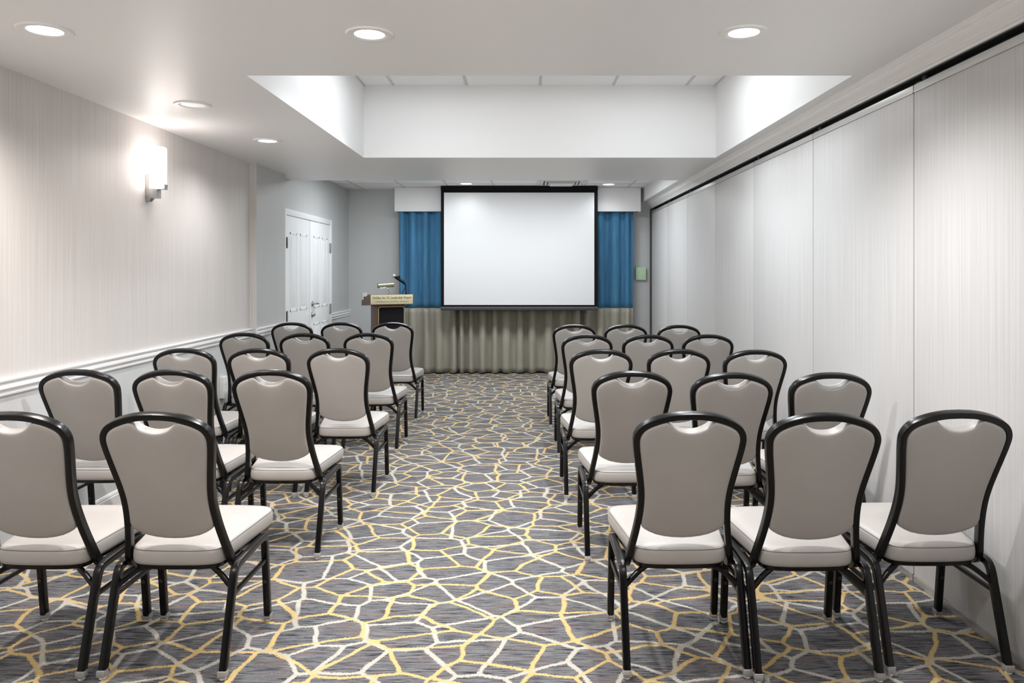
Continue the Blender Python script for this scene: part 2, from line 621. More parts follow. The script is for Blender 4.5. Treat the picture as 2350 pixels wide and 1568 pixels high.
# chair rail and baseboard
def rail_profile(x, z):
    """outline against a wall at x whose room side is +x; z is the top"""
    return [(x, z), (x + 0.022, z), (x + 0.026, z - 0.006), (x + 0.024, z - 0.014), (x + 0.014, z - 0.019),
            (x + 0.014, z - 0.026), (x + 0.020, z - 0.032), (x + 0.022, z - 0.046), (x + 0.016, z - 0.056),
            (x + 0.010, z - 0.060), (x + 0.010, z - 0.068), (x + 0.013, z - 0.074), (x + 0.011, z - 0.082), (x, z - 0.084)]


def base_profile(x):
    return [(x, 0), (x + 0.014, 0), (x + 0.014, 0.068), (x + 0.010, 0.076), (x + 0.011, 0.082), (x + 0.005, 0.094), (x, 0.097)]


bm = bmesh.new()
prism_y(bm, rail_profile(XL, RAIL), YF, Y1)
struct('trim_1', bm, M['white_trim'])
bm = bmesh.new()
prism_y(bm, rail_profile(XJ, RAIL), Y1 - 0.02, Y2 + 0.015)
struct('trim_2', bm, M['white_trim'])
bm = bmesh.new()
prism_y(bm, rail_profile(XD, RAIL - 0.03), 9.81, YB)
struct('trim_3', bm, M['white_trim'])
bm = bmesh.new()
prism_y(bm, base_profile(XL), YF, Y1)
prism_y(bm, base_profile(XJ), Y1 - 0.012, Y2 + 0.01)
prism_y(bm, base_profile(XD), 9.81, YB)
struct('baseboard_left', bm, M['white_trim'])

# crown moulding above the partition
z0, z1 = 2.336, ZC
cr = [(XR, z0), (XR - 0.006, z0), (XR - 0.008, z0 + 0.010), (XR - 0.016, z0 + 0.014), (XR - 0.016, z0 + 0.020),
      (XR - 0.022, z0 + 0.024), (XR - 0.030, z0 + 0.034), (XR - 0.044, z0 + 0.046), (XR - 0.052, z0 + 0.056), (XR - 0.054, z0 + 0.064),
      (XR - 0.062, z0 + 0.066), (XR - 0.064, z0 + 0.074), (XR - 0.072, z0 + 0.078), (XR - 0.074, z1), (XR, z1)]
bm = bmesh.new()
prism_y(bm, cr, YF, YB)
struct('trim_4', bm, M['cream_trim'])

# dark seal post where the partition closes against the far wall
bm = bmesh.new()
box(bm, (XR - 0.02, YB - 0.05, 0), (XR + 0.085, YB, 2.33), 0, 0.004)
struct('trim_5', bm, M['jamb'])

# ------------------------------------------------------------------ double door in the recess
door = bpy.data.objects.new('door_1', None)
COL.objects.link(door)
door.location = (XD, 8.84, 0)
door['kind'] = 'structure'
door['label'] = 'white double door with panelled leaves in the left wall'
YA, YM, YZ = 7.95, 8.845, 9.74
def L3(x, y, z): return (x, y - 8.84, z)
bm = bmesh.new()
box(bm, L3(0, YA - 0.07, 0), L3(0.02, YA, 2.10), 0, 0.004)
box(bm, L3(0, YZ, 0), L3(0.02, YZ + 0.07, 2.10), 0, 0.004)
box(bm, L3(0, YA, 2.035), L3(0.02, YZ, 2.10), 0, 0.004)
finish('door_frame', bm, M['door'], door)
for (ya, yb, hy) in ((YA, YM - 0.003, YA), (YM + 0.003, YZ, YZ)):
    bm = bmesh.new()
    box(bm, L3(-0.03, ya + 0.002, 0.01), L3(0.010, yb - 0.002, 2.03), 0, 0.002)
    lw = yb - ya
    for (u0, u1) in ((0.15, 0.44), (0.56, 0.85)):
        for (za, zb) in ((0.22, 0.82), (1.00, 1.86)):
            y0, y1 = ya + lw * u0, ya + lw * u1
            # raised border and field of each panel
            for (lo, hi) in (((y0, za), (y1, za + 0.025)), ((y0, zb - 0.025), (y1, zb)), ((y0, za), (y0 + 0.025, zb)), ((y1 - 0.025, za), (y1, zb))):
                box(bm, L3(0.006, lo[0], lo[1]), L3(0.0135, hi[0], hi[1]), 0, 0.0035)
            box(bm, L3(0.006, y0 + 0.055, za + 0.055), L3(0.0135, y1 - 0.055, zb - 0.055), 0, 0.0035)
    leaf = finish('door_leaf', bm, M['door'], door)
    for hz in (0.25, 0.96, 1.74):
        bm = bmesh.new()
        yy = hy + (0.004 if hy == YA else -0.004)
        cyl(bm, L3(0.024, yy, hz - 0.06), L3(0.024, yy, hz + 0.06), 0.009, seg=12)
        box(bm, L3(0.008, yy - 0.028, hz - 0.057), L3(0.020, yy + 0.028, hz + 0.057), 0, 0.002)
        h = finish('hinge', bm, M['hinge'], leaf)
        h['label'] = 'satin metal hinge'
    if ya > 8.8:
        bm = bmesh.new()
        lathe(bm, [(0.0, 0.0), (0.032, 0.0), (0.032, 0.008), (0.020, 0.016), (0.011, 0.02), (0.011, 0.055)], L3(0.010, YM + 0.075, 1.055), 'x', 20)
        sweep(bm, catmull([L3(0.062, YM + 0.07, 1.055), L3(0.066, YM + 0.11, 1.055), L3(0.064, YM + 0.16, 1.053), L3(0.056, YM + 0.20, 1.050)], 4), rrect(0.018, 0.014, 0.005), (1, 0, 0))
        finish('lever_handle', bm, M['chrome'], leaf)['label'] = 'satin metal lever handle'
        bm = bmesh.new()
        lathe(bm, [(0.0, 0.0), (0.032, 0.0), (0.030, 0.012), (0.022, 0.024), (0.010, 0.028), (0.0, 0.028)], L3(0.010, YM + 0.075, 0.925), 'x', 20)
        box(bm, L3(0.034, YM + 0.069, 0.907), L3(0.052, YM + 0.081, 0.943), 0, 0.003)
        finish('deadbolt', bm, M['chrome'], leaf)['label'] = 'satin metal deadbolt turn'

# ------------------------------------------------------------------ sliding partition on the right
joints = [1.040, 2.268, 3.493, 4.718, 5.945, 7.147, 8.380, 9.596, YB - 0.05]
ords = ['', 'nearest grey striped partition panel, cut by the right edge of the photo',
        'sixth grey striped partition panel from the far wall, beside the nearest chairs',
        'fifth grey striped partition panel counted from the far wall',
        'fourth grey striped partition panel counted from the far wall',
        'third grey striped partition panel counted from the far wall',
        'second grey striped partition panel counted from the far wall',
        'narrow looking grey partition panel touching the far wall by the green box']
for i in range(1, len(joints) - 1):
    ya, yb = joints[i] + 0.004, joints[i + 1] - 0.004
    t = thing('partition_panel', ords[i], 'partition panel', (XR, (ya + yb) / 2, 0), 0, 'sliding partition panels on the right')
    h = (yb - ya) / 2
    bm = bmesh.new(); box(bm, (0, -h, 0.035), (0.075, h, 2.262), 0, 0.002)
    finish('panel_face', bm, M['panel'], t)
    bm = bmesh.new(); box(bm, (-0.004, -h, 0.0), (0.07, h, 0.033), 0, 0.002); box(bm, (-0.006, -h, 0.028), (0.0, h, 0.035), 0)
    finish('bottom_rail', bm, M['alu'], t)['label'] = 'aluminium bottom rail'
    bm = bmesh.new(); box(bm, (-0.002, -h, 2.264), (0.07, h, 2.298), 0, 0.002); box(bm, (-0.004, -h, 2.262), (0.0, h, 2.268), 0)
    finish('top_rail', bm, M['alu'], t)['label'] = 'aluminium top rail'
    bm = bmesh.new(); cyl(bm, (0.03, h - 0.04, 2.296), (0.03, h - 0.04, 2.33), 0.012, seg=12); box(bm, (0.004, h - 0.05, 2.298), (0.05, h - 0.008, 2.306))
    finish('hanger', bm, M['jamb'], t)
bm = bmesh.new()
box(bm, (XR + 0.004, 1.04, 2.330), (XR + 0.085, YB, 2.3355), 0)
box(bm, (XR + 0.055, 1.04, 2.302), (XR + 0.085, YB, 2.3355), 0)
tag(finish('partition_track', bm, M['track'], None, False), 'dark overhead track running above the partition panels', 'track')

# ------------------------------------------------------------------ recessed downlights
def downlight(x, y, z, r, lens, label, group, k=0.62):
    t = thing('recessed_downlight', label, 'downlight', (x, y, z), 0, group)
    bm = bmesh.new()
    lathe(bm, [(r * k, 0.0), (r * (k + 0.02), -0.004), (r * (k + 0.93) / 2, -0.008), (r * 0.96, -0.007), (r, -0.002), (r, 0.004)], (0, 0, 0), 'z', 40)
    finish('trim_ring', bm, M['white_trim'], t)
    bm = bmesh.new()
    lathe(bm, [(0.0, -0.0035), (r * 0.4, -0.004), (r * (k + 0.01), -0.002), (r * (k + 0.01), 0.004)], (0, 0, 0), 'z', 40)
    bmesh.ops.remove_doubles(bm, verts=bm.verts[:], dist=1e-5)
    finish('diffuser', bm, lens, t)['label'] = 'glowing lamp lens'


G1 = 'recessed ceiling downlights'
downlight(-1.961, 3.08, ZC, 0.105, M['lens'], 'lit round downlight in the ceiling at the upper left corner', G1)
downlight(-0.648, 3.13, ZC, 0.098, M['lens'], 'lit round downlight above the aisle, in front of the ceiling tray', G1)
downlight(0.897, 3.11, ZC, 0.098, M['lens'], 'lit round downlight above the right hand chairs, in front of the tray', G1)
downlight(-1.967, 4.46, ZC, 0.105, M['lens_dim'], 'unlit round downlight above the wall sconce', G1)
downlight(-1.946, 5.69, ZC, 0.105, M['lens'], 'small looking lit downlight farthest along the left ceiling strip', G1)
downlight(-0.795, 10.06, ZB, 0.09, M['lens'], 'lit downlight above the left half of the projection screen', G1, 0.85)
downlight(1.11, 10.14, ZB, 0.09, M['lens'], 'lit downlight above the right curtain beside the screen', G1, 0.85)

# ------------------------------------------------------------------ air diffuser in the tiled ceiling
t = thing('air_diffuser', 'white square air diffuser in the tiled ceiling above the screen', 'air vent', (0.467, 9.98, ZB))
bm = bmesh.new()
for s in (-1, 1):
    box(bm, (s * 0.30 - 0.02, -0.29, -0.008), (s * 0.30 + 0.02, 0.29, 0.004), 0, 0.002)
    box(bm, (-0.30, s * 0.27 - 0.02, -0.008), (0.30, s * 0.27 + 0.02, 0.004), 0, 0.002)
finish('frame', bm, M['vent'], t)
bm = bmesh.new()
for i in range(3):
    a = 0.25 - 0.045 * i
    for s in (-1, 1):
        box(bm, (s * a - 0.012, -a, -0.010 - 0.006 * i), (s * a + 0.012, a, -0.002), 0)
        box(bm, (-a, s * a - 0.012, -0.010 - 0.006 * i), (a, s * a + 0.012, -0.002), 0)
finish('louvre', bm, M['vent'], t)
obox('centre_plate', (-0.15, -0.15, -0.034), (0.15, 0.15, -0.024), M['white_trim'], t, 0.003)
obox('duct_gap', (-0.24, -0.24, -0.004), (0.24, 0.24, 0.004), M['vent_dark'], t)

# ------------------------------------------------------------------ wall sconce
t = thing('wall_sconce', 'glowing opal glass wall sconce with satin metal bracket on the left wall', 'wall lamp', (XL, 5.02, 1.9))
obox('back_plate', (0.0, -0.028, 0.037), (0.024, 0.06, 0.185), M['sconce_metal'], t, 0.003)
bm = bmesh.new()
lathe(bm, [(0.0, 0.087), (0.042, 0.087), (0.048, 0.092), (0.050, 0.10), (0.050, 0.345), (0.047, 0.357), (0.040, 0.362), (0.0, 0.362)], (0.074, 0.0, 0), 'z', 32)
bmesh.ops.remove_doubles(bm, verts=bm.verts[:], dist=1e-5)
finish('glass_shade', bm, M['sconce_glass'], t)['label'] = 'lit white glass tube'
bm = bmesh.new()
box(bm, (0.022, -0.03, 0.022), (0.078, 0.03, 0.087), 0, 0.003)
box(bm, (0.076, -0.02, 0.080), (0.122, 0.02, 0.087), 0, 0.001)
box(bm, (0.120, -0.02, 0.080), (0.125, 0.02, 0.115), 0, 0.001)
finish('bracket', bm, M['chrome'], t)
bm = bmesh.new()
for zz0, zz1, a, c in ((0.022, 0.037, 0.026, 0.032), (0.0, 0.022, 0.016, 0.026)):
    vs = []
    for z, s in ((zz0, a), (zz1, c)):
        vs.append([bm.verts.new((0.001, -s, z)), bm.verts.new((s * 1.3, -s, z)), bm.verts.new((s * 1.3, s, z)), bm.verts.new((0.001, s, z))])
    for i in range(4):
        bm.faces.new((vs[0][i], vs[0][(i + 1) % 4], vs[1][(i + 1) % 4], vs[1][i]))
    bm.faces.new(vs[0]); bm.faces.new(vs[1])
finish('finial', bm, M['chrome'], t, False)
obox('glass_slot', (0.1235, -0.003, 0.13), (0.1245, 0.003, 0.22), M['sconce_metal'], t)
d = bpy.data.lights.new('sconce_bulb', 'POINT')
d.energy = 2.2; d.color = (1, 0.88, 0.82); d.shadow_soft_size = 0.05
o = bpy.data.objects.new('sconce_bulb', d); COL.objects.link(o); o.location = (XL + 0.20, 5.02, 2.15)

# ------------------------------------------------------------------ outlets and the green box
t = thing('wall_outlet', 'white surface outlet box low on the left wall behind the chairs', 'outlet', (XL, 6.25, 0.48))
obox('cover', (0, -0.05, -0.088), (0.036, 0.05, 0.088), M['white_plastic'], t, 0.004)
for z in (-0.04, 0.04):
    obox('socket', (0.034, -0.018, z - 0.018), (0.038, 0.018, z + 0.018), M['white_trim'], t, 0.002)
t = thing('wall_outlet', 'white wall plate with a dark jack on the far wall behind the lectern', 'outlet', (-2.309, YB, 1.075))
obox('cover', (-0.035, -0.008, -0.058), (0.035, 0.0, 0.058), M['white_plastic'], t, 0.003)
obox('socket', (-0.010, -0.012, -0.022), (0.010, -0.006, 0.0), M['black'], t, 0.002)
t = thing('control_box', 'small pale green metal box on the far wall beside the right curtain', 'box', (1.640, YB, 1.405))
obox('body', (-0.072, -0.05, -0.09), (0.072, 0.0, 0.09), M['green_box'], t, 0.004)
for x in (-0.032, 0.032):
    for z in (-0.055, -0.032, 0.032, 0.06):
        bm = bmesh.new()
        cyl(bm, (x, -0.0535, z), (x, -0.049, z), 0.006, seg=10)
        finish('screw', bm, M['green_box'], t)

# ------------------------------------------------------------------ projection screen
t = thing('projection_screen', 'large white pull down projection screen with black border', 'projection screen', (-0.09, 10.36, 0.905))
W2 = 1.075
obox('housing', (-W2, -0.04, 1.645), (W2, 0.05, 1.698), M['black'], t, 0.006)
obox('border', (-W2, -0.002, 0.03), (W2, 0.002, 1.66), M['black'], t)
obox('viewing_surface', (-W2 + 0.042, -0.0045, 0.072), (W2 - 0.048, -0.001, 1.612), M['screen_white'], t)['label'] = 'white viewing fabric'
bm = bmesh.new()
sweep(bm, [(-W2, 0, 0.022), (W2, 0, 0.022)], rrect(0.05, 0.034, 0.012), (0, 0, 1))
finish('bottom_bar', bm, M['jamb'], t)

# ------------------------------------------------------------------ curtains and valance
def curtain(x0, x1, ybase, label, seed):
    rnd = random.Random(seed)
    t = thing('curtain', label, 'curtain', ((x0 + x1) / 2, ybase, 0.0), 0, 'two tone drapes behind the screen')
    xc = (x0 + x1) / 2
    # warped phase gives pleats of unequal width
    n = int((x1 - x0) / 0.008)
    ph = [0.0]
    rate = 2 * PI / 0.17
    for i in range(n):
        if i % 18 == 0:
            target = 2 * PI / rnd.uniform(0.11, 0.27)
        rate += (target - rate) * 0.15
        ph.append(ph[-1] + rate * (x1 - x0) / n)
    am = [rnd.uniform(0.6, 1.15) for _ in range(60)]

    def yoff(i, z):
        p = ph[i]
        a = am[int(p / (2 * PI)) % 60]
        a2 = am[(int(p / (2 * PI)) + 1) % 60]
        f = (p / (2 * PI)) % 1
        a = a + (a2 - a) * f
        s = math.sin(p)
        s = math.copysign(abs(s) ** 0.55, s)
        grow = 0.75 + 0.25 * (1 - z / 2.4) + 0.08 * math.sin(3 * z + p * 0.37)
        return -0.064 * a * s * grow

    def band(name, za, zb, m, rows):
        bm = bmesh.new()
        grid = []
        for r in range(rows + 1):
            z = za + (zb - za) * r / rows
            row = []
            for i in range(n + 1):
                x = x0 + (x1 - x0) * i / n - xc
                x += 0.012 * math.sin(ph[i] * 0.5 + z * 1.3) * (1 - z / 2.4)
                zz = z
                if r == 0 and za < 0.1:
                    zz += 0.006 * math.sin(ph[i] * 0.7)
                row.append(bm.verts.new((x, yoff(i, z), zz)))
            grid.append(row)
        for r in range(rows):
            for i in range(n):
                bm.faces.new((grid[r][i], grid[r][i + 1], grid[r + 1][i + 1], grid[r + 1][i]))
        o = finish(name, bm, m, t, True, 80)
        md = o.modifiers.new('cloth_thickness', 'SOLIDIFY')
        md.thickness = 0.003
        return o
    band('upper_band', 0.920, 2.40, M['blue'], 16)['label'] = 'blue upper cloth'
    band('lower_band', 0.015, 0.922, M['taupe'], 12)['label'] = 'taupe lower cloth'


curtain(-1.785, -0.12, 10.62, 'left blue and taupe curtain, between the lectern and the screen', 3)
curtain(-0.135, 1.515, 10.635, 'right blue and taupe curtain, between the screen and the green box', 11)
bm = bmesh.new()
box(bm, (-1.83, 10.52, 2.272), (1.60, 10.54, 2.606), 0, 0.003)
for s in (-1.83, 1.58):
    box(bm, (s, 10.54, 2.272), (s + 0.02, YB, 2.606), 0, 0.003)
box(bm, (-1.83, 10.54, 2.586), (1.60, YB, 2.606), 0)
tag(finish('valance', bm, M['valance']), 'long white box valance above the curtains, behind the screen', 'valance')

# ------------------------------------------------------------------ lectern
LX, LY, LR = -1.70, 9.60, math.radians(25)
t = thing('lectern', 'dark wooden lectern with gold lettered plate beside the left curtain', 'lectern', (LX, LY, 0), LR)
# local frame: front faces -y, the top overhangs the cabinet
bm = bmesh.new()
box(bm, (-0.178, 0.05, 0.06), (0.178, 0.40, 1.02), 0, 0.004)
box(bm, (-0.21, 0.03, 0.0), (0.21, 0.42, 0.06), 0, 0.004)
finish('cabinet', bm, M['wood'], t)
bm = bmesh.new()
prof = [(0.0, 1.018), (0.0, 1.143), (0.10, 1.143), (0.47, 1.03), (0.47, 0.955), (0.30, 0.975), (0.04, 1.0)]
prof = [(0.0, 1.018), (0.0, 1.143), (0.10, 1.143), (0.46, 1.050), (0.46, 0.990)]
va = [bm.verts.new((-0.285, y, z)) for y, z in prof]
vb = [bm.verts.new((0.285, y, z)) for y, z in prof]
for i in range(len(prof)):
    j = (i + 1) % len(prof)
    bm.faces.new((va[i], va[j], vb[j], vb[i]))
bm.faces.new(va[::-1]); bm.faces.new(vb)
desk = finish('desk_top', bm, M['wood'], t, False)
plate = obox('name_plate', (-0.277, -0.007, 1.020), (0.270, 0.0, 1.141), M['plate'], t, 0.0015)
plate['label'] = 'pale gold name plate'


def lettering(body, width, z, m, parent, size=0.05):
    cu = bpy.data.curves.new('lettering', 'FONT')
    cu.body = body
    cu.size = size
    cu.align_x = 'CENTER'
    cu.extrude = 0.0006
    tmp = bpy.data.objects.new('lettering_curve', cu)
    COL.objects.link(tmp)
    bpy.context.view_layer.update()
    dg = bpy.context.evaluated_depsgraph_get()
    me = bpy.data.meshes.new_from_object(tmp.evaluated_get(dg))
    bpy.data.objects.remove(tmp)
    xs = [v.co.x for v in me.vertices]
    k = width / (max(xs) - min(xs))
    me.transform(Matrix.Diagonal((k, 1, 1, 1)))
    me.transform(Matrix.Rotation(PI / 2, 4, 'X'))
    me.materials.clear()
    me.materials.append(m)
    o = bpy.data.objects.new('lettering', me)
    COL.objects.link(o)
    o.parent = parent
    o.location = (0.0, -0.0078, z)
    return o


lettering('Holiday Inn. Ft. Lauderdale Airport', 0.505, 1.089, M['ink'], plate, 0.046)['label'] = 'dark upper line of lettering'
lettering('HolidayInn.com/FLL-Airport', 0.43, 1.045, M['ink_gold'], plate, 0.034)['label'] = 'olive lower line of lettering'
bm = bmesh.new()
box(bm, (-0.165, 0.044, 0.14), (0.168, 0.052, 0.985), 0, 0.003)
blk = finish('front_panel', bm, M['black'], t)
blk['label'] = 'black inset panel'
bm = bmesh.new()
ring = []
for x, z in rrect(0.333, 0.845, 0.03, 5):
    ring.append((x + 0.0015, 0.042, z + 0.5625))
sweep(bm, ring, circle(0.005, 8), (0, 1, 0), 0, True)
finish('panel_trim', bm, M['gold'], blk)['label'] = 'gold edging'

# world position helper for things standing on the lectern
def on_lectern(x, y, z):
    return (LX + x * math.cos(LR) - y * math.sin(LR), LY + x * math.sin(LR) + y * math.cos(LR), z)


t = thing('reading_lamp', 'small olive brass reading lamp on the lectern top', 'lamp', on_lectern(-0.01, 0.07, 1.143), LR)
bm = bmesh.new()
lathe(bm, [(0.0, 0.0), (0.03, 0.0), (0.03, 0.006), (0.008, 0.012)], (0, 0, 0), 'z', 20)
finish('base', bm, M['lamp_green'], t)
tube('stem', catmull([(0, 0, 0.006), (-0.012, 0, 0.045), (-0.03, 0, 0.075), (-0.055, 0.005, 0.098)], 6), circle(0.005, 8), M['chrome'], t, (0, 1, 0))
bm = bmesh.new()
lathe(bm, [(0.0, -0.105), (0.028, -0.105), (0.031, -0.10), (0.030, -0.09), (0.029, 0.0), (0.030, 0.09), (0.031, 0.10), (0.028, 0.105), (0.0, 0.105)], (0, 0, 0), 'x', 24)
box(bm, (-0.085, -0.025, -0.036), (0.0, 0.02, -0.026), 1, 0.002)
bmesh.ops.remove_doubles(bm, verts=bm.verts[:], dist=1e-5)
sh = finish('lamp_shade', bm, [M['lamp_green'], M['white_trim']], t)
sh.location = (-0.055, 0.0, 0.118)
sh.rotation_euler = (0, math.radians(-4), 0)
bm = bmesh.new()
cyl(bm, (-0.135, 0, 0), (-0.104, 0, 0), 0.004, seg=8)
cyl(bm, (-0.137, 0, 0), (-0.131, 0, 0), 0.006, seg=8)
sw = finish('switch', bm, M['lamp_green'], t)
sw.location = (-0.055, 0, 0.111)

t = thing('gooseneck_stand', 'black gooseneck microphone stand rising from the lectern top', 'microphone stand', on_lectern(0.205, 0.08, 1.143), LR)
bm = bmesh.new()
lathe(bm, [(0.0, 0.0), (0.022, 0.0), (0.022, 0.006), (0.008, 0.010)], (0, 0, 0), 'z', 18)
finish('flange', bm, M['black_frame'], t)
tube('neck', catmull([(0, 0, 0.005), (-0.003, 0, 0.08), (-0.022, 0, 0.15), (-0.06, 0.0, 0.195), (-0.10, 0.0, 0.225)], 6), circle(0.0065, 8), M['black_frame'], t, (0, 1, 0))
tube('clip', [(-0.085, 0.0, 0.226), (-0.122, 0.0, 0.206)], rrect(0.034, 0.034, 0.008), M['black'], t, (0, 1, 0))

t = thing('microphone', 'handheld microphone with silver grille head clipped above the lectern', 'microphone', on_lectern(0.085, 0.062, 1.345), LR)
bm = bmesh.new()
cyl(bm, (-0.030, 0, 0.022), (0.105, 0, -0.075), 0.018, 0.010, seg=16)
finish('body', bm, M['black'], t)
bm = bmesh.new()
bmesh.ops.create_uvsphere(bm, u_segments=18, v_segments=12, radius=0.026)
sweep(bm, [Vector((0.0262 * math.cos(a), 0.0262 * math.sin(a), 0)) for a in [2 * PI * i / 24 for i in range(24)]], circle(0.003, 6), (0, 0, 1), 0, True)
g = finish('grille', bm, M['mesh_grille'], t)
g['label'] = 'silver grille head'
g.location = (-0.046, 0, 0.036)
g.rotation_euler = (0, math.radians(-52), 0)
tube('cable', catmull([(0.104, 0, -0.074), (0.112, 0, -0.10), (0.09, 0.0, -0.14), (0.07, 0.0, -0.17), (0.068, 0.0, -0.200)], 6), circle(0.004, 8), M['black'], t, (0, 1, 0))

# ------------------------------------------------------------------ banquet chair
ZTOP = 0.938
def lean(z):
    return -0.062 + 0.35 * (0.94 - z)


half = [(0.0, 0.940), (0.05, 0.9375), (0.10, 0.928), (0.145, 0.911), (0.172, 0.891), (0.1855, 0.862), (0.1845, 0.825),
        (0.177, 0.775), (0.167, 0.715), (0.160, 0.665), (0.157, 0.62), (0.1585, 0.57), (0.165, 0.51), (0.175, 0.45), (0.186, 0.395)]
fr = catmull([(x, 0, z) for x, z in half], 5)
fr_half = [(p.x, p.z) for p in fr]


def make_chair():
    t = thing('banquet_chair', 'greige vinyl banquet chair with black frame', 'chair')
    # tubular back frame, one bent tube
    right = [Vector((x, lean(z), z)) for x, z in fr_half]
    jb = catmull([right[-1], (0.190, 0.143, 0.366), (0.192, 0.165, 0.350), (0.194, 0.20, 0.3475), (0.196, 0.25, 0.350)], 4)[1:]
    right = right + jb
    left = [Vector((-p.x, p.y, p.z)) for p in right[1:]][::-1]
    pts = left + right
    bm = bmesh.new()
    sweep(bm, pts, rrect(0.030, 0.0225, 0.0035, 3), (0, 1, 0.35), len(left))
    finish('back_frame', bm, M['black_frame'], t)
    # upholstered back pad with its scooped hand hold
    inner = []
    for i, (x, z) in enumerate(fr_half):
        a = fr_half[max(i - 1, 0)]; c = fr_half[min(i + 1, len(fr_half) - 1)]
        tx, tz = c[0] - a[0], c[1] - a[1]
        l = math.hypot(tx, tz)
        nx, nz = tz / l, -tx / l       # towards the middle of the back
        inner.append((x + nx * 0.0105, z + nz * 0.0105))
    side = [p for p in inner if p[0] > 0.086 or p[1] < 0.80]
    side = [p for p in side if p[1] > 0.522]
    arch = [(0.082, 0.9190)]
    scoop = [(0.0, 0.8805), (0.015, 0.8815), (0.03, 0.8848), (0.045, 0.891), (0.058, 0.8992), (0.069, 0.909), (0.077, 0.9168)]
    bottom = [(0.148, 0.512), (0.138, 0.503), (0.12, 0.492), (0.095, 0.481), (0.065, 0.4735), (0.033, 0.469)]
    rh = scoop + arch + side + bottom
    outline = rh + [(0.0, 0.4675)] + [(-x, z) for x, z in rh[1:]][::-1]
    cz = 0.70
    bm = bmesh.new()
    n = len(outline)
    levels = [(0.30, -0.0200), (0.6, -0.0197), (0.82, -0.0188), (0.93, -0.0175), (0.965, -0.0165), (0.985, -0.0145), (0.995, -0.0115), (1.0, -0.007),
              (1.0, 0.012), (0.998, 0.018), (0.990, 0.0225), (0.97, 0.0255), (0.92, 0.028), (0.8, 0.031), (0.5, 0.034), (0.25, 0.035)]
    rings = []
    for r, yo in levels:
        ring = []
        for x, z in outline:
            zz = cz + (z - cz) * r
            ring.append(bm.verts.new((x * r, lean(zz) + yo, zz + yo * 0.33)))
        rings.append(ring)
    for a, c in zip(rings, rings[1:]):
        for i in range(n):
            bm.faces.new((a[i], a[(i + 1) % n], c[(i + 1) % n], c[i]))
    for ring, yo in ((rings[0], -0.0201), (rings[-1], 0.0352)):
        cv = bm.verts.new((0, lean(cz) + yo, cz + yo * 0.33))
        for i in range(n):
            bm.faces.new((ring[i], ring[(i + 1) % n], cv))
    finish('backrest', bm, M['vinyl'], t, True, 60)
    # seat cushion
    sh = [(0.0, 0.083), (0.06, 0.084), (0.11, 0.088), (0.142, 0.096), (0.163, 0.112), (0.173, 0.138), (0.178, 0.18), (0.188, 0.25), (0.202, 0.34),
          (0.213, 0.42), (0.2195, 0.465), (0.2175, 0.497), (0.202, 0.521), (0.17, 0.534), (0.10, 0.541), (0.05, 0.543)]
    sh = [(p.x, p.y) for p in catmull([(x, y, 0) for x, y in sh + [(0.0, 0.5435)]], 3)]
    outline = sh + [(-x, y) for x, y in sh[1:-1]][::-1]
    n = len(outline)
    cy = 0.32

    def zs(y):
        return 0.425 + (y - 0.09) * 0.055
    bm = bmesh.new()
    levels = [(0.4, -0.062), (0.90, -0.062), (0.965, -0.061), (0.985, -0.056), (0.997, -0.046), (1.0, -0.032), (0.997, -0.018), (0.988, -0.0085), (0.972, -0.003),
              (0.95, 0.0005), (0.88, 0.0055), (0.7, 0.011), (0.35, 0.0145)]
    rings = []
    for r, zo in levels:
        rings.append([bm.verts.new((x * r, cy + (y - cy) * r, zs(cy + (y - cy) * r) + zo)) for x, y in outline])
    for a, c in zip(rings, rings[1:]):
        for i in range(n):
            bm.faces.new((a[i], a[(i + 1) % n], c[(i + 1) % n], c[i]))
    for ring, zo in ((rings[0], -0.062), (rings[-1], 0.015)):
        cv = bm.verts.new((0, cy, zs(cy) + zo))
        for i in range(n):
            bm.faces.new((ring[i], ring[(i + 1) % n], cv))
    seat = finish('seat', bm, M['vinyl'], t, True, 60)
    bm = bmesh.new()
    ring = [Vector((x * 0.982, cy + (y - cy) * 0.982, zs(y) - 0.0055)) for x, y in outline]
    sweep(bm, ring, circle(0.0013, 5), (0, 0, 1), 0, True)
    finish('stitching', bm, M['stitch'], seat)['label'] = 'dark stitched seam'
    # black pan under the cushion
    bm = bmesh.new()
    a = [bm.verts.new((x * 0.96, cy + (y - cy) * 0.97, zs(y) - 0.0735)) for x, y in outline]
    c = [bm.verts.new((x * 0.975, cy + (y - cy) * 0.982, zs(y) - 0.060)) for x, y in outline]
    for i in range(n):
        bm.faces.new((a[i], a[(i + 1) % n], c[(i + 1) % n], c[i]))
    bm.faces.new(a[::-1]); bm.faces.new(c)
    finish('seat_pan', bm, M['black_frame'], t, True, 30)
    # legs: two bent tubes, each made of a rear and a front leg meeting under the seat
    pr = rrect(0.0265, 0.0265, 0.0045, 3)
    for s in (-1, 1):
        x = s * 0.2135
        xf = s * 0.2135
        rear = [(x, 0.004, 0.026), (x, 0.05, 0.175), (x, 0.090, 0.304)] + \
               catmull([(x, 0.096, 0.322), (x, 0.104, 0.339), (x, 0.118, 0.3525), (x, 0.138, 0.3575)], 3) + [(x, 0.25, 0.362)]
        leg = tube('leg', rear, pr, M['black_frame'], t, (1, 0, 0))
        front = [(x, 0.25, 0.362)] + catmull([(x, 0.365, 0.367), (x, 0.390, 0.364), (x, 0.407, 0.352), (x, 0.414, 0.330)], 3) + [(xf, 0.448, 0.026)]
        leg2 = tube('leg', front, pr, M['black_frame'], t, (1, 0, 0))
